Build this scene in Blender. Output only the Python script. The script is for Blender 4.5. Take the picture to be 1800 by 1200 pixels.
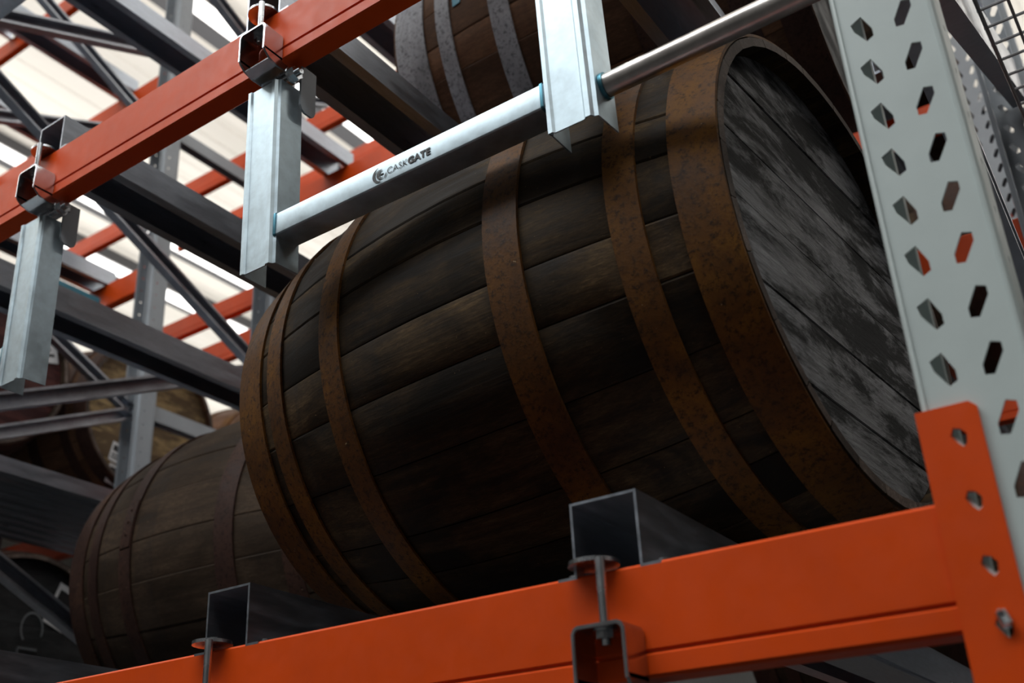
import bpy, bmesh, math, random
from mathutils import Vector, Matrix, Quaternion
from mathutils.geometry import tessellate_polygon

for o in list(bpy.data.objects): bpy.data.objects.remove(o, do_unlink=True)
sc = bpy.context.scene
col = sc.collection
random.seed(7)
PI = math.pi
H = 1.6                                   # eye height: everything below is written relative to the eye

# ------------------------------------------------------------------ camera
cd = bpy.data.cameras.new('camera'); cam = bpy.data.objects.new('camera', cd); col.objects.link(cam)
sc.camera = cam
Rw = ((0.79947179, 0.60026876, -0.02285312), (-0.27210167, 0.32795873, -0.90465671), (-0.53554228, 0.72946589, 0.42552788))
M = Matrix(((Rw[0][0], -Rw[1][0], -Rw[2][0], 0), (Rw[0][1], -Rw[1][1], -Rw[2][1], 0), (Rw[0][2], -Rw[1][2], -Rw[2][2], H), (0, 0, 0, 1)))
cam.matrix_world = M
cd.sensor_fit = 'HORIZONTAL'; cd.sensor_width = 36.0
cd.lens = 1942.24 / 1800 * 36
cd.shift_x = (900 - 775.51) / 1800
cd.shift_y = -(600 - 662.63) / 1800
cd.clip_start = 0.05; cd.clip_end = 200
cd.dof.use_dof = True; cd.dof.focus_distance = 1.62; cd.dof.aperture_fstop = 4.6

# ------------------------------------------------------------------ world, exposure, lamps
w = bpy.data.worlds.new('world'); sc.world = w; w.use_nodes = True
w.node_tree.nodes['Background'].inputs[0].default_value = (0.75, 0.82, 0.9, 1)
w.node_tree.nodes['Background'].inputs[1].default_value = 0.25
vs = sc.view_settings
vs.view_transform = 'Standard'; vs.look = 'None'; vs.gamma = 1; vs.use_curve_mapping = False
vs.exposure = 0.0
def area(name, loc, sx, sy, power, up=False, color=(1, 0.96, 0.9), spread=PI):
    l = bpy.data.lights.new(name, 'AREA'); l.shape = 'RECTANGLE'; l.size = sx; l.size_y = sy
    l.energy = power; l.color = color; l.spread = spread
    o = bpy.data.objects.new(name, l); col.objects.link(o); o.location = (loc[0], loc[1], loc[2] + H)
    if up: o.rotation_euler = (PI, 0, 0)
    return o
LAMPX = (-12.6, -9.70, -8.74, -5.73, -2.6, 0.6, 3.8)     # rows of linear high-bay lamps, each row along Y
for i, lx in enumerate(LAMPX):                            # lamps shine down; wide unseen panels added below them brighten the roof
    area('lamp_downlight', (lx, 4.5, 6.72), 0.14, 17, 110, color=(1, 0.97, 0.92))
    area('roof_fill_light', (lx, 4.5, 6.15), 2.2, 17, 205, up=True, color=(1, 0.97, 0.93))
area('aisle_downlight', (-1.7, -1.6, 5.6), 7.0, 1.2, 290, color=(0.93, 0.97, 1.0))

# ------------------------------------------------------------------ materials
def mat(name, base=(0.5, 0.5, 0.5), rough=0.5, metal=0.0, spec=0.5):
    m = bpy.data.materials.new(name); m.use_nodes = True
    b = m.node_tree.nodes['Principled BSDF']
    b.inputs['Base Color'].default_value = (*base, 1); b.inputs['Roughness'].default_value = rough
    b.inputs['Metallic'].default_value = metal
    b.inputs['Specular IOR Level'].default_value = spec
    return m
class N:                                   # tiny node helper
    def __init__(s, m): s.t = m.node_tree; s.b = s.t.nodes['Principled BSDF']
    def n(s, typ, ins=None, **kw):
        x = s.t.nodes.new(typ)
        for k, v in kw.items(): setattr(x, k, v)
        for k, v in (ins or {}).items():
            if hasattr(v, 'default_value') or isinstance(v, bpy.types.NodeSocket): s.t.links.new(v, x.inputs[k])
            else: x.inputs[k].default_value = v
        return x
    def obj(s, scale=(1, 1, 1), rnd=0):
        tc = s.n('ShaderNodeTexCoord'); mp = s.n('ShaderNodeMapping', {'Vector': tc.outputs['Object'], 'Scale': scale})
        if rnd:
            oi = s.n('ShaderNodeObjectInfo'); mu = s.n('ShaderNodeMath', {0: oi.outputs['Random'], 1: rnd}, operation='MULTIPLY')
            s.t.links.new(mu.outputs[0], mp.inputs['Location'])
        return mp.outputs[0]
    def noise(s, vec, scale, detail=4, rough=0.55, dist=0):
        return s.n('ShaderNodeTexNoise', {'Vector': vec, 'Scale': scale, 'Detail': detail, 'Roughness': rough, 'Distortion': dist}).outputs['Fac']
    def ramp(s, fac, stops):
        r = s.n('ShaderNodeValToRGB', {'Fac': fac}); e = r.color_ramp.elements
        while len(e) < len(stops): e.new(0.5)
        for i, (p, c) in enumerate(stops):
            e[i].position = p; e[i].color = (*c, 1) if len(c) == 3 else c
        return r.outputs[0]
    def mix(s, fac, a, b, bt='MIX'):
        x = s.n('ShaderNodeMix', data_type='RGBA', blend_type=bt)
        for k, v in ((0, fac), (6, a), (7, b)):
            if isinstance(v, bpy.types.NodeSocket): s.t.links.new(v, x.inputs[k])
            else: x.inputs[k].default_value = v if k == 0 else (*v, 1)
        return x.outputs[2]
    def base(s, c): s.t.links.new(c, s.b.inputs['Base Color'])
    def rough(s, c): s.t.links.new(c, s.b.inputs['Roughness'])
    def bump(s, h, strength=0.3, dist=0.002):
        x = s.n('ShaderNodeBump', {'Height': h, 'Strength': strength, 'Distance': dist}); s.t.links.new(x.outputs[0], s.b.inputs['Normal'])

def paint(name, c, rough=0.38, var=0.12, spec=0.5):
    m = mat(name, c, rough, 0, spec); k = N(m); v = k.obj()
    n1 = k.noise(v, 9, 5)
    k.base(k.ramp(n1, [(0.3, tuple(x * (1 - var) for x in c)), (0.7, tuple(min(1, x * (1 + var)) for x in c))]))
    k.rough(k.ramp(k.noise(v, 40, 3), [(0.3, (rough - .05,) * 3), (0.7, (rough + .08,) * 3)]))
    k.bump(k.noise(v, 160, 2), 0.06, 0.001)
    return m
ORANGE = paint('orange_powder_coat', (0.66, 0.066, 0.0018), 0.45, .08, 0.25)
ORANGE_UP = ORANGE
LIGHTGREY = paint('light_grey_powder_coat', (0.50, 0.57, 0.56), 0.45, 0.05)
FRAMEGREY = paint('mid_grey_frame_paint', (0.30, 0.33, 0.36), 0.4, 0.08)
def steel(name, c, rough, metal=1.0, streak=(1, 1, 1), var=0.18):
    m = mat(name, c, rough, metal); k = N(m); v = k.obj(streak)
    n = k.noise(v, 14, 6, 0.65); n2 = k.noise(v, 60, 3)
    k.base(k.mix(0.35, k.ramp(n, [(0.3, tuple(x * (1 - var) for x in c)), (0.72, tuple(min(1, x * (1 + var)) for x in c))]), k.ramp(n2, [(0.35, tuple(x * .8 for x in c)), (0.65, tuple(min(1, x * 1.15) for x in c))])))
    k.rough(k.ramp(n, [(0.3, (rough * .8,) * 3), (0.75, (min(1, rough * 1.35),) * 3)]))
    k.bump(n2, 0.05, 0.001)
    return m
GALV = steel('bright_galvanised_steel', (0.54, 0.65, 0.71), 0.42, 0.9)
RAILM = steel('dark_galvanised_rail', (0.42, 0.46, 0.52), 0.34, 1.0, (4, .6, 4))
ZINC = steel('zinc_fittings', (0.6, 0.63, 0.66), 0.25)
BRACE = steel('brace_galvanised', (0.38, 0.40, 0.44), 0.38)
EDGE = steel('cut_steel_edge', (0.75, 0.75, 0.76), 0.4, .8)

def wood(name, dark, mid, light, stain=0.55, rough=0.75):
    m = mat(name, mid, rough, 0, 0.14); k = N(m)
    vg = k.obj((1.2, 22, 22), 37); vb = k.obj((3.0, 7, 7), 51); vr = k.obj((14, 2.0, 2.0), 0)
    grain = k.noise(vg, 3.2, 8, 0.7, 0.4)
    blot = k.noise(vb, 1.4, 5, 0.6, 0.5)
    rings = k.noise(vr, 1.1, 4, 0.6, 0.6)
    c = k.ramp(grain, [(0.25, dark), (0.5, mid), (0.78, light)])
    f = k.ramp(blot, [(0.44, (0, 0, 0)), (0.60, (1, 1, 1))])
    c = k.mix(k.n('ShaderNodeMath', {0: f, 1: stain}, operation='MULTIPLY').outputs[0], c, tuple(x * .35 for x in dark))
    f2 = k.ramp(rings, [(0.55, (0, 0, 0)), (0.7, (1, 1, 1))])
    c = k.mix(k.n('ShaderNodeMath', {0: f2, 1: .4}, operation='MULTIPLY').outputs[0], c, (0.012, 0.014, 0.018))
    fine = k.noise(k.obj((10, 60, 60), 7), 6, 6, 0.75)
    c = k.mix(k.n('ShaderNodeMath', {0: k.ramp(fine, [(0.4, (0, 0, 0)), (0.62, (1, 1, 1))]), 1: .55}, operation='MULTIPLY').outputs[0], c, tuple(x * .6 for x in dark))
    sp = k.noise(k.obj((60, 60, 60), 13), 4, 2)
    c = k.mix(k.ramp(sp, [(0.74, (0, 0, 0)), (0.78, (.5, .5, .5))]), c, tuple(min(1, x * 2.5) for x in light))
    oi = k.n('ShaderNodeObjectInfo'); hv = k.n('ShaderNodeMapRange', {0: oi.outputs['Random'], 3: 0.6, 4: 1.35})
    hsv = k.n('ShaderNodeHueSaturation', {'Color': c, 'Value': hv.outputs[0]})
    k.base(hsv.outputs[0]); k.rough(k.ramp(grain, [(0.3, (rough - .15,) * 3), (0.7, (rough + .1,) * 3)]))
    k.bump(grain, 0.4, 0.002)
    return m
STAVE = wood('dark_weathered_oak', (0.015, 0.010, 0.006), (0.060, 0.037, 0.017), (0.15, 0.096, 0.045), 0.8)
STAVE2 = wood('brown_oak', (0.09, 0.045, 0.025), (0.17, 0.085, 0.045), (0.26, 0.14, 0.08), 0.3)
STAVE3 = wood('dull_oak', (0.028, 0.019, 0.012), (0.062, 0.041, 0.026), (0.105, 0.073, 0.047), 0.5)
def headwood(name, dark, mid, light, patch):
    m = mat(name, mid, 0.7, 0, 0.35); k = N(m)
    g = k.noise(k.obj((1, 2.5, 26), 23), 5, 9, 0.75, 0.25); b = k.noise(k.obj((1, 3, 9), 91), 1.5, 10, 0.72, 0.3)
    c = k.ramp(g, [(0.3, dark), (0.5, mid), (0.72, light)])
    c = k.mix(k.ramp(b, [(0.44, (0, 0, 0)), (0.54, (1, 1, 1))]), c, patch)
    k.base(c); k.bump(g, 0.6, 0.003); k.rough(k.ramp(b, [(0.4, (.55,) * 3), (0.6, (.85,) * 3)]))
    return m
HEADGREY = headwood('weathered_grey_head', (0.10, 0.10, 0.10), (0.24, 0.24, 0.25), (0.40, 0.40, 0.42), (0.02, 0.02, 0.02))
HEADTAN = headwood('tan_oak_head', (0.10, 0.065, 0.03), (0.30, 0.20, 0.085), (0.42, 0.30, 0.14), (0.11, 0.07, 0.035))
HEADRED = headwood('dark_red_painted_head', (0.05, 0.012, 0.010), (0.075, 0.018, 0.015), (0.11, 0.03, 0.025), (0.04, 0.01, 0.01))
HEADBLACK = headwood('black_painted_head', (0.014, 0.015, 0.016), (0.022, 0.024, 0.026), (0.035, 0.037, 0.04), (0.015, 0.015, 0.016))
def rust(name, a, b, c, rough=0.7):
    m = mat(name, b, rough, 0.0, 0.2); k = N(m); v = k.obj((1, 1, 1), 19)
    n = k.noise(v, 7, 9, 0.72, 0.3); n2 = k.noise(v, 110, 8, 0.8)
    col_ = k.ramp(n, [(0.3, a), (0.52, b), (0.72, c)])
    col_ = k.mix(k.ramp(n2, [(0.50, (0, 0, 0)), (0.62, (.9, .9, .9))]), col_, tuple(x * .35 for x in a))
    sp = k.noise(v, 130, 2)
    col_ = k.mix(k.ramp(sp, [(0.76, (0, 0, 0)), (0.79, (.7, .7, .7))]), col_, (0.5, 0.38, 0.22))
    k.base(col_); k.bump(n2, 0.5, 0.0015); k.rough(k.ramp(n, [(0.3, (rough - .2,) * 3), (0.7, (rough + .1,) * 3)]))
    return m
RUST = rust('rusty_hoop_iron', (0.040, 0.015, 0.004), (0.115, 0.044, 0.005), (0.22, 0.095, 0.009))
RUSTDARK = rust('dark_rusty_iron', (0.03, 0.015, 0.012), (0.055, 0.026, 0.018), (0.09, 0.042, 0.022))
HOOPGREY = rust('grey_galvanised_hoop', (0.20, 0.20, 0.21), (0.32, 0.32, 0.34), (0.42, 0.42, 0.44), 0.6)
CHIME = wood('pale_stave_ends', (0.07, 0.052, 0.042), (0.17, 0.13, 0.11), (0.30, 0.24, 0.21), 0.4)
BLUE = paint('teal_paint', (0.05, 0.22, 0.30), 0.5)
WHITE = mat('white_label_paper', (0.65, 0.65, 0.66), 0.6)
BLACK = mat('black_print', (0.01, 0.01, 0.012), 0.5)
GREYPRINT = mat('faded_grey_print', (0.16, 0.17, 0.18), 0.6)
ROOF = mat('cream_roof_sheet', (0.80, 0.77, 0.71), 0.6); 
k = N(ROOF); k.base(k.ramp(k.noise(k.obj((.6, .1, .6)), 2, 3), [(0.3, (.70, .67, .61)), (0.7, (.85, .82, .76))]))
RAFTER = mat('dark_rafter_steel', (0.06, 0.06, 0.065), 0.5)
WALL = mat('pale_cladding', (0.10, 0.10, 0.10), 0.7)
k = N(WALL); k.base(k.ramp(k.noise(k.obj((.3, .3, .1)), 3, 3), [(0.3, (.08, .08, .08)), (0.7, (.12, .12, .12))]))
FLOOR = mat('dark_concrete', (0.02, 0.02, 0.022), 0.7)
k = N(FLOOR); k.base(k.ramp(k.noise(k.obj(), 1.5, 8, .7), [(0.3, (.012, .012, .013)), (0.7, (.03, .03, .03))])); k.bump(k.noise(k.obj(), 40, 4), .2, .002)
LAMP = mat('lamp_diffuser', (1, 1, 1), 0.5)
LAMP.node_tree.nodes['Principled BSDF'].inputs['Emission Color'].default_value = (1, 0.97, 0.93, 1)
LAMP.node_tree.nodes['Principled BSDF'].inputs['Emission Strength'].default_value = 2.2

# ------------------------------------------------------------------ object helpers
def link(name, me, m=None, parent=None, smooth=None):
    o = bpy.data.objects.new(name, me); col.objects.link(o)
    if m is not None and len(me.materials) == 0: me.materials.append(m)
    if parent is not None: o.parent = parent
    return o
def tag(o, label=None, cat=None, group=None, kind=None):
    if label: o['label'] = label
    if cat: o['category'] = cat
    if group: o['group'] = group
    if kind: o['kind'] = kind
    return o
def empty(name, loc, label=None, cat=None, group=None, rot=None):
    o = bpy.data.objects.new(name, None); col.objects.link(o); o.location = loc; o.empty_display_size = 0.1
    if rot: o.rotation_euler = rot
    return tag(o, label, cat, group)
def copy_tree(o, parent=None, depth=0):
    c = o.copy(); col.objects.link(c); c.parent = parent
    if parent is not None: c.matrix_parent_inverse = o.matrix_parent_inverse
    for ch in o.children: copy_tree(ch, c)
    return c
class MB:
    def __init__(s): s.v = []; s.f = []; s.mi = []
    def add(s, vs_, fs, mi=0):
        n = len(s.v); s.v += [tuple(p) for p in vs_]; s.f += [tuple(i + n for i in f) for f in fs]; s.mi += [mi] * len(fs)
    def box(s, x0, x1, y0, y1, z0, z1, mi=0):
        s.add([(x, y, z) for x in (x0, x1) for y in (y0, y1) for z in (z0, z1)],
              [(0, 1, 3, 2), (4, 6, 7, 5), (0, 4, 5, 1), (2, 3, 7, 6), (0, 2, 6, 4), (1, 5, 7, 3)], mi)
    def extr(s, poly, org, u, v, d, mi=0, cap=True):
        """extrude a 2d polygon (in axes u,v at org) along d"""
        org, u, v, d = Vector(org), Vector(u), Vector(v), Vector(d)
        if u.cross(v).dot(d) < 0: poly = list(reversed(poly))
        a = sum(poly[i][0] * poly[(i + 1) % len(poly)][1] - poly[(i + 1) % len(poly)][0] * poly[i][1] for i in range(len(poly)))
        A = [org + u * p[0] + v * p[1] for p in poly]; B = [p + d for p in A]; n = len(poly)
        fs = [(i, (i + 1) % n, n + (i + 1) % n, n + i) for i in range(n)]
        if cap:
            tri = tessellate_polygon([[Vector((p[0], p[1], 0)) for p in poly]])
            for t in tri: fs.append(tuple(t)); fs.append(tuple(n + i for i in t))
        s.add(A + B, fs, mi)
    def tube(s, p0, p1, r, n=16, mi=0, r2=None, cap=True):
        p0, p1 = Vector(p0), Vector(p1); d = (p1 - p0).normalized(); a = d.orthogonal().normalized(); b = d.cross(a)
        r2 = r if r2 is None else r2
        V = [p0 + (a * math.cos(2 * PI * i / n) + b * math.sin(2 * PI * i / n)) * r for i in range(n)] + \
            [p1 + (a * math.cos(2 * PI * i / n) + b * math.sin(2 * PI * i / n)) * r2 for i in range(n)]
        fs = [(i, (i + 1) % n, n + (i + 1) % n, n + i) for i in range(n)]
        if cap: fs += [tuple(reversed(range(n))), tuple(range(n, 2 * n))]
        s.add(V, fs, mi)
    def mesh(s, name, mats, smooth=None, bevel=None):
        me = bpy.data.meshes.new(name); me.from_pydata(s.v, [], s.f)
        for m in (mats if isinstance(mats, (list, tuple)) else [mats]): me.materials.append(m)
        me.polygons.foreach_set('material_index', s.mi)
        bm = bmesh.new(); bm.from_mesh(me)
        bmesh.ops.recalc_face_normals(bm, faces=bm.faces)
        if bevel:
            bmesh.ops.remove_doubles(bm, verts=bm.verts, dist=1e-6)
            es = [e for e in bm.edges if len(e.link_faces) == 2 and e.calc_face_angle(0) > 0.5]
            bmesh.ops.bevel(bm, geom=es, offset=bevel, segments=2, affect='EDGES', clamp_overlap=True)
        bm.to_mesh(me); bm.free()
        if smooth is not None or bevel:
            me.shade_smooth(); me.set_sharp_from_angle(angle=smooth if smooth is not None else 0.6)
        me.update(); return me
    def build(s, name, mats, parent=None, smooth=None, bevel=None):
        return link(name, s.mesh(name, mats, smooth, bevel), None, parent)
def thick(pl, t):
    """open polyline -> closed outline of a bent sheet of thickness t (offset to the left)"""
    P = [Vector(p) for p in pl]; out = []
    for i, p in enumerate(P):
        ns = []
        if i > 0: d = (P[i] - P[i - 1]).normalized(); ns.append(Vector((-d.y, d.x)))
        if i < len(P) - 1: d = (P[i + 1] - P[i]).normalized(); ns.append(Vector((-d.y, d.x)))
        n = sum(ns, Vector((0, 0))).normalized(); c = max(0.35, n.dot(ns[0]))
        out.append(p + n * (t / c))
    return [tuple(p) for p in P] + [tuple(p) for p in reversed(out)]

# ------------------------------------------------------------------ the shell of the warehouse
def strc(o): o['kind'] = 'structure'; return o
m = MB(); m.box(-26, 9, -6, 18, -1.75, -1.6); strc(m.build('floor', FLOOR))
for nm, b in (('wall_left', (-26.2, -26, -6, 18)), ('wall_right', (9, 9.2, -6, 18)), ('wall_back', (-26, 9, 18, 18.2)), ('wall_front', (-26, 9, -6.2, -6))):
    m = MB(); m.box(*b, -1.6, 7.3); strc(m.build(nm, WALL))
ceil = empty('ceiling', (0, 0, 7.15)); strc(ceil)
pr = []                                     # one roof sheet: trapezoid ribs running along Y
x = 0
pts = []
while x < 1.0 - 1e-6:
    pts += [(x, 0), (x + .13, 0), (x + .150, .016), (x + .230, .016)]; x += .25
pts.append((1.0, 0))
m = MB()
m.extr(thick(pts, .004), (0, -6, 0), (1, 0, 0), (0, 0, 1), (0, 24, 0))
sheet = m.mesh('roof_sheet', ROOF)
for i in range(-26, 9): o = link('roof_sheet', sheet, None, ceil); o.location = (i, 0, 0)
m = MB()
m.box(-.07, .07, -6, 18, -.24, -.005); m.box(-.11, .11, -6, 18, -.25, -.235)
raf = m.mesh('rafter', RAFTER)
for lx in LAMPX: o = link('rafter', raf, None, ceil); o.location = (lx - .26, 0, 0)
for i, lx in enumerate(LAMPX):
    t = empty('linear_lamp', (lx, 4.5, 6.79), 'long white linear lamp under the roof, %s row from the right' % ['seventh', 'sixth', 'fifth', 'fourth', 'third', 'second', 'first'][i], 'lamp', 'linear lamps under the roof')
    m = MB(); m.box(-.035, .035, -8.5, 8.5, -.01, .05); m.build('housing', WHITE, t)
    m = MB(); m.extr([(-.08, 0), (-.05, -.05), (.05, -.05), (.08, 0)], (0, -8.5, 0), (1, 0, 0), (0, 0, 1), (0, 17, 0)); m.build('diffuser', LAMP, t)
    for q in range(9):
        m = MB(); m.tube((0, -8 + q * 2, .05), (0, -8 + q * 2, .35), .006, 6); m.build('suspension_rod', ZINC, t)

# ------------------------------------------------------------------ racking: perforated uprights
PITCH = .057
LS = [(-.021, .546 - .5345), (-.0095, .551 - .5345 + .001), (-.001, .532 - .5345), (-.001, .522 - .5345), (-.0085, .518 - .5345), (-.019, .536 - .5345)]
LHOLE = [(-.0145 - .0085 + a + .011, b) for a, b in LS]
RHOLE = [(.018 + a, b) for a, b in ((.002, .016), (.0105, .013), (.0105, .004), (-.0005, -.0155), (-.0085, -.014), (-.0085, -.004))]
def perforated(z0, n, w=.0475, holes=((LHOLE), (RHOLE)), zoff=0):
    """flat sheet in XZ (2w wide, n pitches tall) with two staggered slots per pitch"""
    me = MB(); V2 = [Vector(p + (0,)) for p in [(-w, 0), (w, 0), (w, PITCH), (-w, PITCH)]]
    c = PITCH * .5
    hs = []
    for h in holes:
        cx = sum(p[0] for p in h) / len(h)
        hs.append([Vector((p[0], p[1] + c, 0)) for p in reversed(h)])
    loops = [V2] + hs; flat = [v for l in loops for v in l]
    tri = tessellate_polygon(loops)
    for i in range(n):
        me.add([(v.x, 0, z0 + i * PITCH + v.y) for v in flat], [tuple(t) for t in tri])
    bm = bmesh.new(); tmp = bpy.data.meshes.new('t'); tmp.from_pydata(me.v, [], me.f); bm.from_mesh(tmp); bpy.data.meshes.remove(tmp)
    bmesh.ops.remove_doubles(bm, verts=bm.verts, dist=1e-5)
    bmesh.ops.recalc_face_normals(bm, faces=bm.faces)
    bmesh.ops.solidify(bm, geom=bm.faces[:], thickness=.002)
    return bm
NP = 132; Z0 = .5345 - PITCH * .5 - 37 * PITCH
def upright_mesh():
    bm = perforated(Z0, NP)
    me = bpy.data.meshes.new('upright'); bm.to_mesh(me); bm.free()
    # side flanges (with small round holes) and rear lips
    hole = [(.0045 * math.cos(a * PI / 3), .0045 * math.sin(a * PI / 3)) for a in range(6)]
    side = perforated(Z0, NP, .034, (([(a + .012, b) for a, b in hole]),))
    s2 = bpy.data.meshes.new('s'); side.to_mesh(s2); side.free()
    bm = bmesh.new(); bm.from_mesh(me)
    for sx in (-1, 1):
        tmp = bmesh.new(); tmp.from_mesh(s2)
        R = Matrix.Rotation(PI / 2, 4, 'Z'); T = Matrix.Translation((sx * .0475, .040, 0))
        bmesh.ops.transform(tmp, matrix=T @ R, verts=tmp.verts)
        t2 = bpy.data.meshes.new('x'); tmp.to_mesh(t2); tmp.free(); bm.from_mesh(t2); bpy.data.meshes.remove(t2)
    bm.to_mesh(me); bm.free()
    x = MB(); z1 = Z0 + NP * PITCH
    for s_ in (-1, 1):
        x.extr(thick([(s_ * .0475, .004), (s_ * .0455, .0005), (s_ * .0435, 0)], .002 * s_), (0, 0, Z0), (1, 0, 0), (0, 1, 0), (0, 0, z1 - Z0))
        x.extr(thick([(s_ * .0475, .073), (s_ * .036, .079), (s_ * .036, .092)], .002), (0, 0, Z0), (1, 0, 0), (0, 1, 0), (0, 0, z1 - Z0))
    n = len(me.vertices)
    bm = bmesh.new(); bm.from_mesh(me); t2 = x.mesh('x', LIGHTGREY); bm.from_mesh(t2); bm.to_mesh(me); bm.free()
    me.materials.append(LIGHTGREY)
    return me
UP = upright_mesh()
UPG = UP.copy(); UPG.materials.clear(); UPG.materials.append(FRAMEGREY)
def cchan(mb, p0, p1, w=.045, d=.028, t=.0025, flip=1):
    """C profile brace from p0 to p1, open side towards +X (flip=1)"""
    p0, p1 = Vector(p0), Vector(p1); a = (p1 - p0).normalized(); v = a.cross(Vector((1, 0, 0))).normalized()
    pl = [(d, -w / 2 + .006), (d, -w / 2), (0, -w / 2), (0, w / 2), (d, w / 2), (d, w / 2 - .006)]
    mb.extr(thick([(x * flip, y) for x, y in pl], t * flip), p0, (1, 0, 0), v, p1 - p0)
NODES = [(1.06, -.27), (2.45, .38), (1.06, 1.05), (2.45, 1.70), (1.06, 2.37), (2.45, 3.02), (1.06, 3.69), (2.45, 4.34)]
def frame(x, label, y0=1.0, y1=2.53, dz=0, um=UP, flip=1, swap=None):
    t = empty('rack_upright_frame', (x, y0, -1.6), label, 'rack frame')
    a = link('front_upright', um, None, t); a.location = (0, 0, 1.6)
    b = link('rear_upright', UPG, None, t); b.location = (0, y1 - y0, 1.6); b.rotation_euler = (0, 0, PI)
    nd = [(-1.27 if False else 1.06, -1.5)] + NODES
    for (ya, za), (yb, zb) in zip(NODES[:-1], NODES[1:]):
        mb = MB(); sgn = 1 if yb > ya else -1
        ya2 = ya + .01 if ya < 2 else 2.46 + (y1 - y0 - 1.53); yb2 = yb + .01 if yb < 2 else 2.46 + (y1 - y0 - 1.53)
        xo = -.014 * flip
        if swap and abs(za - 1.05) < .01: xo = .034; cchan(mb, (xo, ya2 - 1.0, za + 1.585 + dz), (xo, yb2 - 1.0, zb + 1.585 + dz), w=.10, flip=-1)
        else: cchan(mb, (xo, ya2 - 1.0, za + 1.6 + dz), (xo, yb2 - 1.0, zb + 1.6 + dz), flip=flip)
        mb.build('diagonal_brace', BRACE, t)
    mb = MB(); cchan(mb, (-.014, .05, -.27 + 1.6 + dz), (-.014, y1 - y0 - .07, -.27 + 1.6 + dz)); mb.build('horizontal_brace', BRACE, t)
    for yy in (.035, y1 - y0 - .035):
        mb = MB(); mb.box(-.075, .075, yy - .06, yy + .06, 0, .006)
        mb.build('foot_plate', FRAMEGREY, t)
    return t
frame(-.1475, 'light grey perforated upright frame in front at the right, holding the lower orange beam', swap=True)
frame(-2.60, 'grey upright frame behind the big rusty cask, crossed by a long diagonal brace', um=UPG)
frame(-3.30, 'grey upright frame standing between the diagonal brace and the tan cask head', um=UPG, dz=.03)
# spacers tying the back-to-back racks
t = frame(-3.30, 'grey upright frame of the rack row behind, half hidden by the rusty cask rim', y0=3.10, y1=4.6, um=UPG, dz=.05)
for z in (1.75, 3.1):
    s = empty('row_spacer', (-3.30, 2.54, z), 'pale grey spacer bar tying the two rack rows, %s' % ('in front of the tan cask head' if z < 2 else 'high above the grey rails'), 'spacer')
    mb = MB(); mb.extr(thick([(-.02, -.03), (-.02, .03), (.02, .03), (.02, -.03)], .003), (0, 0, 0), (1, 0, 0), (0, 0, 1), (0, .55, 0)); mb.build('spacer_bar', FRAMEGREY, s)
    mb = MB(); mb.box(-.03, .03, -.004, .004, -.05, .05); mb.build('end_plate', ZINC, s)
    mb = MB(); mb.box(-.03, .03, .546, .554, -.05, .05); mb.build('end_plate', ZINC, s)

# ------------------------------------------------------------------ orange beams
BH = .113
def beam(x0, x1, y, zt, label, plates=(1, 1), back=False, h=BH):
    t = empty('orange_beam', ((x0 + x1) / 2, y, zt - h), label, 'beam'); L = (x1 - x0) / 2
    s_ = -1 if not back else 1; yo = 0 if not back else 0
    # box section with the pressed groove low on its front face
    g = .022 if True else 0
    prof = [(0, 0), (0, .0215), (.0022, .0235), (.0022, .0255), (0, .0275), (0, h - .003), (.003, h), (.037, h), (.04, h - .003), (.04, .003), (.037, 0), (.003, 0)]
    prof[0] = (0, .003)
    if back: prof = [(.04 - a, b) for a, b in prof]
    m = MB(); m.extr(prof, (-L, 0, 0), (0, 1, 0), (0, 0, 1), (2 * L, 0, 0)); m.build('beam_section', ORANGE, t, smooth=.5)
    for s2, on in ((1, plates[1]), (-1, plates[0])):
        if not on: continue
        end_plate(t, s2 * L, s2, h, back)
    return t
def end_plate(t, xe, s2, h, back):
    """angle connector: face plate in front of the upright with three tear-drop slots + a side leg"""
    z0, z1 = -.17, h + .084 ; w = .049
    y0, y1 = (-.0045, -.0005) if not back else (.0405, .0445)
    outer = [(0, z0), (w, z0), (w, z1 - .006), (w - .006, z1), (0, z1)]
    holes = []
    for zc in (.354 - .188, .296 - .188, .239 - .188, .0, -.057, -.114):
        holes.append([(.029 + .0068 * a, zc + .0095 * b) for a, b in ((-.5, 1), (.4, .8), (1, .2), (.8, -.7), (.3, -1), (-.2, -.6), (-.95, .3))])
    hv = [Vector((p[0], p[1], 0)) for p in outer]
    loops = [hv] + [[Vector((p[0], p[1], 0)) for p in h_] for h_ in holes]
    flat = [v for l in loops for v in l]; tri = tessellate_polygon(loops); n = len(flat)
    m = MB(); V = [(xe + s2 * v.x, y0, v.y) for v in flat] + [(xe + s2 * v.x, y1, v.y) for v in flat]
    fs = [tuple(q) for q in tri] + [tuple(n + i for i in q) for q in tri]; k0 = 0
    for l in loops:
        c = len(l); fs += [(k0 + i, k0 + (i + 1) % c, n + k0 + (i + 1) % c, n + k0 + i) for i in range(c)]; k0 += c
    m.add(V, fs)
    # inner rounded web joining plate and beam, side leg running back along the upright
    m.box(*sorted((xe, xe - s2 * .003)), y0, .045, z0, z1)
    o = m.build('end_plate', ORANGE, t)
    for zc in (.008,):
        b = MB(); xx = xe + s2 * .031
        b.tube((xx - .002, y0 - .001, zc + .004), (xx + .002, y0 - .004, zc - .008), .0048, 10); b.tube((xx - .002, y0 - .003, zc + .004), (xx - .001, y0 - .008, zc + .001), .0030, 8)
        b.build('locking_pin', ZINC, o, smooth=.6)
LEV = (.301, 1.368, 2.435, 3.502, 4.569)
LN = {.301: 'lowest visible level', 1.368: 'second level', 2.435: 'third level', 3.502: 'fourth level', 4.569: 'fifth level'}
XR, XL = -.199, -2.5525
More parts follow.
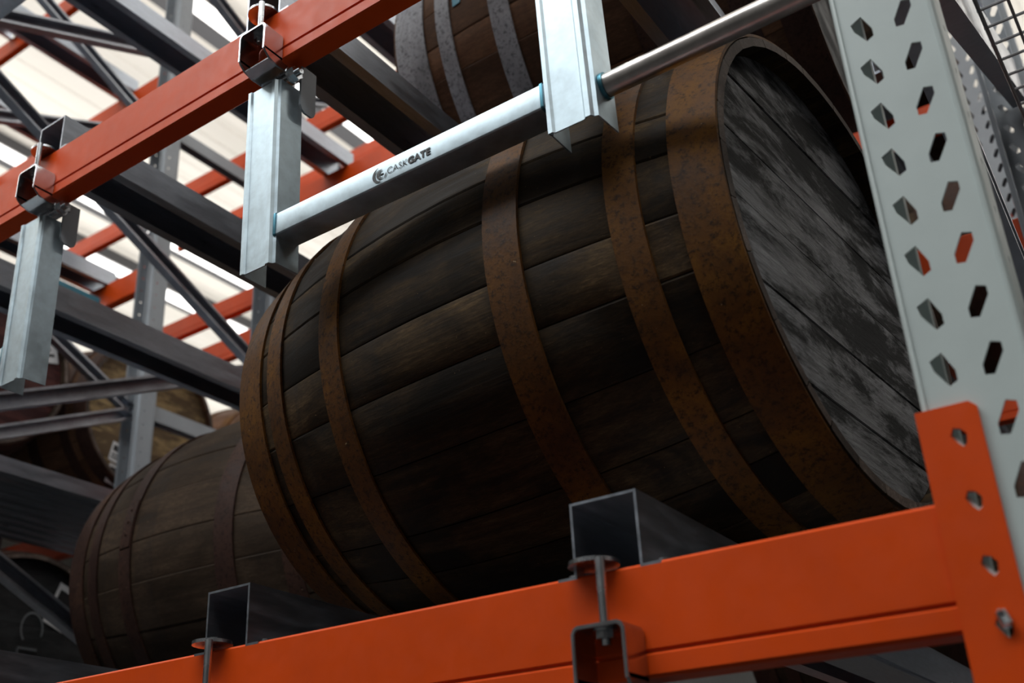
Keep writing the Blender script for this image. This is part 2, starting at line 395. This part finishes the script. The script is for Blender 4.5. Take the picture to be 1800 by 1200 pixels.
beam(XR - 2.354, XR, 1.0, .301, 'large orange front beam across the bottom, with the slotted end plate on the grey upright')
beam(XL, XR, 1.0, 1.368, 'orange front beam crossing the top left, with the gate posts clamped under it')
beam(XL, XR, 1.0, 2.435, 'orange front beam one level above the clamped beam, above the picture')
beam(XL, XR, 2.50, .301, 'rear orange beam under the lowest casks', back=True)
beam(XL, XR, 2.50, 1.368, 'rear orange beam of the second level behind the big rusty cask', back=True)
beam(XL, XR, 2.49, 2.435, 'orange rear beam seen just above the lettered gate bar', back=True)
beam(XL, XR, 2.50, 3.502, 'rear orange beam of the fourth level over the front casks', back=True)
FL, FR = -5.95, -3.3525
beam(FL, FR, 2.49, 2.435, 'orange beam ending on the dotted grey upright left of the diagonal brace', back=True)
beam(FL, FR, 2.52, 1.368, 'orange beam in the dark below the ribbed steel deck', back=True)
beam(FL, FR, 2.51, 3.502, 'orange rear beam peeping out behind the clamped front beam', back=True)
beam(FL - .3, FR, 2.54, 4.569, 'highest orange beam at the far upper left, crossed by a thin brace', back=True)
beam(-5.6, -1.1, 3.17, 3.502, 'orange beam of the row behind, seen left of the first gate post', (0, 0), h=.113)
beam(-6.2, -3.353, 3.14, 2.635, 'orange beam meeting the upright beside the rusty cask rim', (0, 1), h=.10)
beam(-5.8, -1.4, 4.57, 4.569, 'far orange beam seen behind the first gate post', (0, 0))
beam(-6.2, -3.4, 3.17, 2.435, 'small far orange beam piece beside the rusty cask rim', (0, 1))

# ------------------------------------------------------------------ cask rails (hat section, laid along Y on the beams)
RHAT = thick([(-.060, .0), (-.040, .0), (-.040, .080), (.040, .080), (.040, .0), (.060, .0)], -.003)
m = MB(); m.extr(RHAT, (0, 0, 0), (1, 0, 0), (0, 0, 1), (0, 1.54, 0)); RAILME = m.mesh('rail_section', RAILM)
m = MB(); m.tube((-.052, .022, .003), (-.052, .022, .007), .006, 10); m.tube((.052, .022, .003), (.052, .022, .007), .006, 10); SCREWME = m.mesh('screw', ZINC, smooth=.6)
RX = [-.527, -1.095, -1.700, -2.285]
RO = ['right', 'second from right', 'third from right', 'left']
for li, z in enumerate(LEV[:4]):
    for i, x in enumerate(RX):
        t = empty('cask_rail', (x, 1.0, z), 'near bay cask rail, %s, %s' % (LN[z], ['rightmost', 'second from the right', 'third from the right', 'leftmost'][i]), 'rail', 'cask rails of the near bay')
        link('rail_section', RAILME, None, t); link('screws', SCREWME, None, t)
RX2 = [-3.665, -4.25, -4.86, -5.45]
for li, z in enumerate(LEV[1:]):
    for i, x in enumerate(RX2):
        t = empty('cask_rail', (x, 1.0, z), 'far bay cask rail, %s, %s' % (LN[z], ['rightmost', 'second from the right', 'third from the right', 'leftmost'][i]), 'rail', 'cask rails of the far bay')
        link('rail_section', RAILME, None, t); link('screws', SCREWME, None, t)

beam(-6.2, -3.353, 3.17, 1.368, 'dark orange front beam of the row behind, under the reddish brown cask', (0, 0))
beam(-6.2, -3.353, 4.30, 1.368, 'dark orange rear beam of the row behind, past the reddish brown cask', (0, 0))
for i, x in enumerate(RX2[:2]):
    t = empty('cask_rail', (x, 3.12, 1.368), '%s cask rail under the reddish brown cask of the row behind' % ('right', 'left')[i], 'rail')
    link('rail_section', RAILME, None, t); link('screws', SCREWME, None, t)

# ribbed steel deck, low in the far bay
dk = empty('ribbed_steel_deck', (-2.665, 1.0, 1.085), 'dark blue-grey ribbed steel deck at the far left, below the tan cask head', 'deck')
pts = []; x = 0
while x > -.50: pts += [(x, 0), (x - .03, 0), (x - .036, .014), (x - .056, .014)]; x -= .062
m = MB(); m.extr(thick(pts, -.0015), (0, 0, .0), (1, 0, 0), (0, 0, 1), (0, 1.5, 0)); m.build('ribbed_sheet', RAILM, dk)
m = MB(); m.extr(thick([(.03, 0), (.035, 0), (.035, .045), (0, .045)], .003), (-.03, 0, 0), (1, 0, 0), (0, 0, 1), (0, 1.5, 0)); m.build('edge_channel', RAILM, dk)

# tie bar under the lower beam, near the right upright
t = empty('tie_bar', (-.41, 1.045, .245), 'grey tie bar running back beneath the lower beam beside the slotted plate', 'bar')
m = MB(); m.box(-.03, .03, 0, 1.44, 0, .05); m.build('bar_section', RAILM, t, bevel=.004)
m = MB(); m.box(-.034, .034, -.004, .004, -.004, .056); m.build('end_cap', ZINC, t)

# ------------------------------------------------------------------ wire mesh deck in the bay to the right
t = empty('wire_mesh_deck', (-.096, 1.0, 1.30), 'welded wire mesh deck at the top right, over the next bay', 'mesh deck')
WIRE = steel('mesh_wire', (0.42, 0.42, 0.43), 0.4, .8)
mm = MB()
for i in range(26): mm.tube((-.010, .106 + i * .0505, 0), (1.0, .106 + i * .0505, 0), .0028, 6, cap=False)
mm.build('cross_wires', WIRE, t, smooth=1)['kind'] = 'stuff'
mm = MB()
for i in range(23): mm.tube((-.006 + i * .0437, .10, -.004), (-.006 + i * .0437, 1.38, -.004), .0026 if i else .0034, 6, cap=False)
mm.build('long_wires', WIRE, t, smooth=1)['kind'] = 'stuff'

# ------------------------------------------------------------------ casks
def profile_r(u, r, R0): return R0 - (R0 - r) * abs(u) ** 2
def cask(loc, yaw, pitch, label, L=.918, r=.3565, R0=.4236, stave=STAVE, hoop=RUST, headm=HEADGREY, hoops=None, ns=26, seed=1, roll=0, group=None, far=False, chime=None):
    rnd = random.Random(seed)
    t = empty('oak_cask', loc, label, 'cask', group)
    t.rotation_mode = 'QUATERNION'
    t.rotation_quaternion = Quaternion((0, 0, 1), yaw) @ Quaternion((0, 1, 0), -pitch) @ Quaternion((1, 0, 0), roll)
    ws = [rnd.uniform(.72, 1.3) for _ in range(ns)]; S = sum(ws); a0 = 0; T = .026; NL = 16 if not far else 8
    for i in range(ns):
        da = 2 * PI * ws[i] / S; half = da / 2; ac = a0 + half; a0 += da
        gap = rnd.uniform(.0003, .0012) / R0; e = .003 / R0; dr = rnd.uniform(-.0008, .0008)
        angs = [(-half + gap, -.0014), (-half + gap + e, dr), (0, dr), (half - gap - e, dr), (half - gap, -.0014)]
        V = []; F = []
        for j in range(NL + 1):
            u = -1 + 2 * j / NL; R = profile_r(u, r, R0); x = u * L / 2
            for a, d in angs: V.append((x, (R + d) * math.cos(a), (R + d) * math.sin(a)))
            for a in (half - gap, 0, -half + gap):
                Ti = T * (1 if abs(u) < .93 else .55)
                V.append((x, (R - Ti) * math.cos(a), (R - Ti) * math.sin(a)))
        q = 8
        for j in range(NL):
            for s_ in range(q):
                a, b = j * q + s_, j * q + (s_ + 1) % q; F.append((a, b, b + q, a + q))
        F.append(tuple(reversed(range(q)))); F.append(tuple(NL * q + s_ for s_ in range(q)))
        me = bpy.data.meshes.new('stave'); me.from_pydata(V, [], F); me.materials.append(stave); me.materials.append(chime or CHIME)
        me.polygons[-1].material_index = 1; me.polygons[-2].material_index = 1
        bm = bmesh.new(); bm.from_mesh(me); bmesh.ops.recalc_face_normals(bm, faces=bm.faces); bm.to_mesh(me); bm.free()
        me.shade_smooth(); me.set_sharp_from_angle(angle=.5)
        o = link('stave', me, None, t); o.rotation_euler = (ac, 0, 0)
    # hoops: (start, end) measured from the head facing +X as a fraction of the length
    hoops = hoops or [(.004, .069), (.11, .155), (.296, .355), (.667, .717), (.832, .879), (.91, .995)]
    for hi, (h0, h1) in enumerate(hoops):
        V = []; F = []; n = 112 if not far else 56; K = 4; x0, x1 = L / 2 - h0 * L, L / 2 - h1 * L
        inner = []
        tilt = rnd.uniform(-.004, .004)
        for i in range(n):
            a = 2 * PI * i / n; row = []
            for j in range(K + 1):
                x = x0 + (x1 - x0) * j / K; R = profile_r(2 * x / L, r, R0) + .0045; row.append((x, R))
            # bevelled edges
            sec = [(x0, row[0][1] - .0045)] + row + [(x1, row[-1][1] - .0045)]
            V += [(x + tilt * math.cos(a), R * math.cos(a), R * math.sin(a)) for x, R in sec]
        q = K + 3
        for i in range(n):
            for j in range(q - 1):
                a = i * q + j; b = ((i + 1) % n) * q + j; F.append((a, b, b + 1, a + 1))
        me = bpy.data.meshes.new('hoop'); me.from_pydata(V, [], F); me.materials.append(hoop[hi] if isinstance(hoop, (list, tuple)) else hoop)
        bm = bmesh.new(); bm.from_mesh(me); bmesh.ops.recalc_face_normals(bm, faces=bm.faces); bm.to_mesh(me); bm.free()
        me.shade_smooth(); me.set_sharp_from_angle(angle=.6)
        o = link('hoop', me, None, t)
        if not far:
            ra = rnd.uniform(0, 2 * PI)
            # lapped end of the strap and its rivets
            lap = MB(); A = [ra + .30 * k_ / 8 for k_ in range(9)]
            Vv = []
            for a in A:
                for x in (x0 - .003 * (1 if x0 > x1 else -1), x1 + .003):
                    R = profile_r(2 * x / L, r, R0) + .0072; Vv.append((x, R * math.cos(a), R * math.sin(a)))
                for x in (x1 + .003, x0 - .003):
                    R = profile_r(2 * x / L, r, R0) + .003; Vv.append((x, R * math.cos(a), R * math.sin(a)))
            Ff = []
            for k_ in range(8):
                for s_ in range(4):
                    a, b = k_ * 4 + s_, k_ * 4 + (s_ + 1) % 4; Ff.append((a, b, b + 4, a + 4))
            Ff += [(0, 1, 2, 3), (32, 33, 34, 35)]
            lap.add(Vv, Ff); lap.build('strap_lap', me.materials[0], o, smooth=.5)
            for k_ in (.06, .14, .22):
                for fx in ((.5,) if abs(h1 - h0) < .055 else (.3, .7)):
                    a = ra + k_; x = x0 + (x1 - x0) * fx; R = profile_r(2 * x / L, r, R0) + .0065
                    d = Vector((0, math.cos(a), math.sin(a))); p = Vector((x, 0, 0)) + d * R
                    rv = MB(); rv.tube(p, p + d * .0035, .0052, 10, r2=.003); rv.build('rivet', me.materials[0], o, smooth=.8)
    # heads: planks let into the staves
    for sx in (1, -1):
        hx = sx * (L / 2 - .040); rh = r - .012; nb = 6; ed = [-rh + 2 * rh * i / nb + (rnd.uniform(-.012, .012) if 0 < i < nb else 0) for i in range(nb + 1)]
        for i in range(nb):
            z0, z1 = ed[i] + .0007, ed[i + 1] - .0007
            ang = []
            za, zb = max(-1, min(1, z0 / rh)), max(-1, min(1, z1 / rh)); A0, A1 = math.asin(za), math.asin(zb); k_ = 7
            poly = [(rh * math.cos(A0 + (A1 - A0) * j / k_), rh * math.sin(A0 + (A1 - A0) * j / k_)) for j in range(k_ + 1)]
            poly += [(-p[0], p[1]) for p in reversed(poly)]
            if i == 0: poly = poly[:-1]
            m = MB(); m.extr(poly, (hx - .009, 0, 0), (0, 1, 0), (0, 0, 1), (.018 + rnd.uniform(-.0008, .0008), 0, 0))
            m.build('head_board', headm, t, bevel=.0012 if not far else None)
    return t

SC = 1.108 * .8368 / 2
yaw, pit = -.1011, .0150
n = Vector((math.cos(yaw) * math.cos(pit), math.sin(yaw) * math.cos(pit), math.sin(pit)))
C = Vector((-.3, 1.2993, .7160)) * 1.108
L1 = .8368 * 1.108
cask(C - n * L1 / 2, yaw, pit, 'large dark oak cask with rusty hoops and weathered grey head, in front', L=L1, r=.3217 * 1.108, R0=.3823 * 1.108, seed=5, roll=-.06)
cask((-2.02, 2.07, .789), .03, 0, 'dark oak cask at the lower left, mostly behind the large rusty-hooped cask', stave=STAVE3, hoop=RUSTDARK, seed=9)
cask((-.855, 1.985, 1.860), .06, 0, 'brown oak cask with grey hoops above the lettered gate bar', stave=STAVE2, hoop=[RUSTDARK, RUSTDARK, RUSTDARK, HOOPGREY, HOOPGREY, HOOPGREY, HOOPGREY], seed=12, headm=HEADBLACK, chime=RUSTDARK,
     hoops=[(.004, .069), (.11, .155), (.296, .355), (.63, .685), (.80, .845), (.885, .938), (.941, .995)])
cask((-3.96, 2.72, 1.836), .0, 0, r=.335, R0=.392, label='cask with tan mottled wooden head behind the dotted grey upright', stave=STAVE2, hoop=RUSTDARK, headm=HEADTAN, seed=21, far=True)
cask((-3.92, 1.93, 1.836), .0, 0, r=.335, R0=.392, label='cask with dark red painted head behind the lower end of the leftmost gate post', stave=STAVE3, hoop=RUSTDARK, headm=HEADRED, seed=22, far=True)
cask((-3.96, 3.54, 1.836), .0, 0, r=.335, R0=.392, label='reddish brown cask glimpsed just right of the tan cask head', stave=STAVE2, hoop=RUST, headm=STAVE2, seed=23, far=True)
cask((-3.92, 2.25, .790), .0, 0, 'cask with black painted head and white label at the lower left edge', stave=STAVE3, hoop=RUSTDARK, headm=HEADBLACK, seed=24, far=True)

frame(-.30, 'dim grey upright frame of the row behind, past the slotted front upright', y0=3.44, y1=4.41, um=UPG)
# casks and carrying beams of the row behind, seen dimly past the right-hand upright
for z, nm in ((.301, 'lowest visible'), (1.368, 'second'), (2.435, 'third')):
    beam(-2.5525, -.3525, 3.48, z, 'orange front beam of the row behind on its %s level' % nm, (0, 0))
    beam(-2.5525, -.3525, 4.30, z, 'orange rear beam of the row behind on its %s level' % nm, (0, 0))
    for i, x in enumerate((-.58, -1.12)):
        t = empty('cask_rail', (x, 3.2, z), '%s cask rail of the row behind on its %s level' % (('right', 'left')[i], nm), 'rail')
        link('rail_section', RAILME, None, t); link('screws', SCREWME, None, t)
    cask((-.85, 3.68, z + .490), 0, 0, stave=STAVE3, hoop=RUSTDARK, headm=HEADBLACK, seed=int(z * 10), far=True, label='dark cask of the row behind, on its %s level' % nm)
cask((-.85, 4.545, 2.435 + .490), 0, 0, stave=STAVE3, hoop=RUSTDARK, headm=HEADBLACK, seed=77, far=True, label='rearmost dark cask, second deep on the third level of the row behind')

# ------------------------------------------------------------------ beam clamps and cask gates
BRACKETM = steel('bracket_zinc', (0.50, 0.50, 0.52), 0.22)
def clamp(x, zb, label, bolt=True):
    """zb = top of the beam; disc on the beam top, rod down the front, bent bracket hooked under the beam"""
    t = empty('beam_clamp', (x, 1.0, zb), label, 'clamp')
    m = MB(); m.tube((-.020, -.002, .006), (-.020, -.002, .0105), .027, 40); m.build('disc_washer', ZINC, t, smooth=.5)
    m = MB(); m.tube((0, -.026, .007), (0, -.026, -.082), .0052, 14); m.tube((-.020, .0, .0105), (-.020, 0, .016), .009, 6)
    m.build('hook_rod', ZINC, t, smooth=.6)
    m = MB(); zt = -.062
    pl = [(-.030, -.118), (-.030, zt - .008), (-.027, zt - .002), (-.022, zt), (.022, zt), (.027, zt - .002), (.030, zt - .008), (.030, -.118)]
    m.extr(thick(pl, -.004), (0, -.044, 0), (1, 0, 0), (0, 0, 1), (0, .043, 0))
    for sx in (-1, 1):                       # cheeks bent back under the beam
        m.extr([(-.044, -.112), (-.001, -.112), (-.001, -.1195), (.042, -.1195), (.042, -.132), (-.012, -.135), (-.030, -.130), (-.040, -.122)], (sx * .030 - (.004 if sx > 0 else 0), 0, 0), (0, 1, 0), (0, 0, 1), (.004, 0, 0))
    m.build('bracket', BRACKETM, t, bevel=.0008)
    m = MB(); m.extr(thick([(-.030, -.130), (-.012, -.1345), (.042, -.132)], .003), (-.028, 0, 0), (0, 1, 0), (0, 0, 1), (.056, 0, 0)); m.build('bottom_plate', BRACKETM, t)
    m = MB(); m.tube((0, -.026, -.068), (0, -.026, -.0755), .0098, 6); m.tube((0, -.026, -.066), (0, -.026, -.068), .0125, 20); m.build('nut', ZINC, t, smooth=.4)
    m = MB(); m.tube((-.04, .018, -.138), (.055, .018, -.138), .006, 14); m.build('hinge_bolt', ZINC, t, smooth=.6)
    m = MB(); m.tube((.036, .018, -.138), (.047, .018, -.138), .013, 6); m.tube((.033, .018, -.138), (.036, .018, -.138), .015, 20); m.build('hinge_nut', ZINC, t, smooth=.4)
    return t
clamp(-.522, .301, 'clamp with rod and bracket on the lower orange beam, below the right rail end')
clamp(-1.098, .301, 'clamp with disc washer on the lower orange beam, below the left rail end')
clamp(-1.071, 1.368, 'clamp on the upper beam above the first gate post')
clamp(-1.690, 1.368, 'clamp on the upper beam at the far left edge')
clamp(-.505, 1.368, 'clamp on the upper beam above the wide gate post, above the picture')
def post(m, x, w=.062, dp=.052, z0=.868, z1=1.215, lean=0.0):
    """channel section: face forward, beaded edges, right flange running back"""
    pl = [(-w / 2 + .004, .006), (-w / 2, .004), (-w / 2, -.001), (-w / 2 + .006, -.001), (-w / 2 + .009, .002), (w / 2 - .011, .002), (w / 2 - .008, -.001), (w / 2 - .001, -.001), (w / 2 + .002, .004), (w / 2 + .007, .006), (w / 2 + .010, dp)]
    m.extr(thick(pl, .002), (x, -.001, z0), (1, 0, 0), (0, 1, 0), (lean, .0, z1 - z0))
    pl = [(-w / 2 + .001, .003), (-w / 2 + .001, dp)]
    m.extr(thick(pl, -.002), (x, -.001, z0), (1, 0, 0), (0, 1, 0), (lean, .0, z1 - z0))
def gate(xs, dz, label, xright=None, text=False, y=1.0):
    t = empty('cask_gate', (xs[0], y, .868 + dz), label, 'gate')
    for x in xs:
        m = MB(); post(m, x - xs[0], z0=0, z1=.352, lean=-.006); m.build('gate_post', GALV, t, smooth=.35)
    if len(xs) > 1:
        # square bar between the posts, rounded edges
        L = xs[1] - xs[0]; z = .9365 - .868
        c = [(-.018, -.020), (-.015, -.0205), (.015, -.0205), (.018, -.020)]
        sq = []
        for cx, cz, a0 in ((.022, .016, 0), (-.018, .016, PI / 2), (-.018, -.017, PI), (.022, -.017, 1.5 * PI)):
            sq += [(cx + .003 * math.cos(a0 + k_ * PI / 8), cz + .003 * math.sin(a0 + k_ * PI / 8)) for k_ in range(5)]
        m = MB(); m.extr(sq, (.036, .024, z), (0, 1, 0), (0, 0, 1), (L - .072, 0, 0)); bar = m.build('gate_bar', GALV, t, smooth=.3)
        for xx, s2 in ((.034, 1), (L - .036, -1)):
            m = MB(); m.extr(sq, (xx - .001, .0235, z), (0, 1.06, 0), (0, 0, 1.06), (.004 * s2, 0, 0)); m.build('weld_collar', BLUEWELD, t, smooth=.5)
        if text: lettering(bar, .0024, z)
    if xright is not None:
        L = xs[-1] - xs[0]; z = .9265 - .868
        m = MB(); m.tube((L + .038, .028, z), (xright - xs[0], .028, z), .0155, 28); m.build('round_tube', TUBEM, t, smooth=.5)
        m = MB(); m.tube((L + .038, .028, z), (L + .043, .028, z), .018, 24); m.build('tube_collar', BLUEWELD, t, smooth=.5)
    return t
TUBEM = steel('brushed_tube', (0.62, 0.58, 0.55), 0.30)
BLUEWELD = steel('bluish_weld', (0.10, 0.28, 0.36), 0.4)
def glyphs(body, x, z, size, parent, y, shear=0.0, offset=0.0, space=1.0, name='lettering', m=BLACK):
    c = bpy.data.curves.new('text', 'FONT'); c.body = body; c.size = size; c.shear = shear; c.offset = offset; c.space_character = space; c.extrude = .0002
    tmp = bpy.data.objects.new('tmp', c); col.objects.link(tmp)
    dg = bpy.context.evaluated_depsgraph_get(); me = bpy.data.meshes.new_from_object(tmp.evaluated_get(dg))
    w = max(v.co.x for v in me.vertices)
    bpy.data.objects.remove(tmp, do_unlink=True)
    me.transform(Matrix.Rotation(PI / 2, 4, 'X')); me.materials.clear(); me.materials.append(m)
    o = link(name, me, None, parent); o.location = (x, y, z); return o, w
def lettering(bar, y, zc):
    # x measured from the first post of the gate
    X0 = GX0; S = .0152
    m = MB()
    def arc(cx, cz, r0, r1, a0, a1, n=18, ecc=0):
        V = []; F = []
        for i in range(n + 1):
            a = a0 + (a1 - a0) * i / n; wv = math.sin(PI * i / n)
            ra = r0 + (r1 - r0) * (1 - wv) * .8
            for yy in (y - .0004, y + .0006):
                V += [(cx + ra * math.cos(a), yy, cz + ra * math.sin(a)), (cx + r1 * math.cos(a), yy, cz + r1 * math.sin(a))]
        for i in range(n): k_ = i * 4; F += [(k_, k_ + 1, k_ + 5, k_ + 4)]
        m.add(V, F)
    cx, cz = -.8365 - X0, zc - .003
    arc(cx, cz, .0078, .0125, 1.7, 5.0)
    arc(cx + .003, cz, .0048, .0082, 1.2, 5.4)
    arc(cx + .004, cz + .001, .003, .0055, 1.2, 4.6)
    arc(cx + .005, cz - .002, .0060, .0082, -1.2, .15, 10)
    m.box(cx + .002, cx + .0075, y - .0004, y + .0006, cz - .0012, cz + .0004)
    m.build('gate_logo', BLACK, bar)
    o, w_ = glyphs('CASK', -.8225 - X0, zc - .0080, S, bar, y - .0002, offset=-.0003, space=1.0, m=BLACK)
    print('TEXTW', w_); o2, w2 = glyphs('GATE', -.8225 + w_ + .0010 - X0, zc - .0080, S, bar, y - .0002, offset=.0006, space=1.05)
GX0 = -1.0795
gate([GX0, -.5245], 0, 'galvanised gate with two hanging posts and a lettered bar in front of the rusty-hooped cask', xright=-.20, text=True)
gate([-2.25, -1.7165], 0, 'galvanised gate whose end post hangs at the far left edge')
gate([-2.25, -1.62], 1.067, 'galvanised gate with pale bar cutting the upper left corner')
for o in [o for o in bpy.data.objects if o.name.startswith('gate_post')]:
    pass
# U-shaped tab behind each hanging post, under the beam
for x in (-1.0795, -1.7165, -.5245):
    t = empty('hanger_tab', (x + .047, 1.032, 1.165), 'small grey hanger plate behind the %s, under the upper beam' % {-1.0795: 'first gate post', -1.7165: 'far left gate post', -.5245: 'wide gate post'}[x], 'plate')
    m = MB(); poly = [(0, .092), (0, .012), (.004, .004), (.010, 0), (.026, 0), (.032, .004), (.035, .012), (.035, .092)]
    m.extr(poly, (0, 0, 0), (0, 1, 0), (0, 0, 1), (.004, 0, 0)); m.build('tab_plate', FRAMEGREY, t)

# ------------------------------------------------------------------ labels on far heads, chalk mark, blue tags
def head_label(cx, y, z, w, h, label, parts=3, yaw=0):
    t = empty('paper_label', (cx, y, z), label, 'label', rot=(yaw, 0, 0))
    m = MB(); m.box(0, .001, -w / 2, w / 2, -h / 2, h / 2); m.build('label_paper', WHITE, t)
    m = MB()
    m.box(.001, .0016, -w * .36, w * .36, h * .05, h * .36)
    m.build('label_print', BLACK, t)
    m = MB(); m.box(.001, .0016, -w * .36, w * .36, -h * .32, -h * .24); m.box(.001, .0016, -w * .36, w * .2, -h * .16, -h * .08); m.build('label_lines', BLACK, t)
hx = -3.96 + .459 - .029
head_label(-3.92 + .459 - .028, 2.165, 1.97, .10, .14, 'white paper label on the dark red cask head', yaw=.25)
head_label(hx, 2.575, 1.655, .06, .085, 'upper white paper label low on the tan cask head', yaw=-.2)
head_label(hx, 2.57, 1.56, .06, .085, 'lower white paper label low on the tan cask head', yaw=-.2)
head_label(-3.92 + .459 - .028, 2.38, .985, .09, .16, 'white paper label on the black cask head', yaw=-.35)
# chalk numeral ring on the black head
cm = MB()
for i in range(24):
    a0, a1 = -2.0 + i * .2, -2.0 + (i + 1) * .2
    if a1 > 2.6: break
    cy, cz = 2.20, .86
    p = lambda a, rr: (0, rr * math.cos(a + 1.6), rr * 1.3 * math.sin(a + 1.6))
    cm.add([p(a0, .040), p(a1, .040), p(a1, .046), p(a0, .046)], [(0, 1, 2, 3)])
cm.box(-.0005, .0005, -.05, .03, -.075, -.068); cm.box(-.0005, .0005, -.05, -.044, -.11, -.07)
o = cm.build('chalk_mark', GREYPRINT); o.location = (-3.92 + .459 - .026, 2.27, .89)
tag(o, 'faint grey chalk mark curled on the black cask head', 'chalk mark')
# blue tag on the upper brown cask
m = MB(); m.box(-.011, .011, -.001, .001, -.03, .03); o = m.build('blue_tag', BLUE); o.location = (-1.082, 1.566, 1.855); o.rotation_euler = (.05, 0, -.1)
tag(o, 'small light blue tag stuck on the brown upper cask', 'tag')

m = MB(); m.box(-.05, .05, -.20, .16, 0, .05); o = m.build('teal_board', BLUE, bevel=.004); o.location = (-3.56, 2.24, 2.24); o.rotation_euler = (-.0, 0, 0)
tag(o, 'short teal board lying on top of the casks above the long grey rail', 'board')
# ------------------------------------------------------------------ lift everything to the floor
for o in bpy.data.objects:
    if o.parent is None and o.type in ('MESH', 'EMPTY'): o.location.z += H
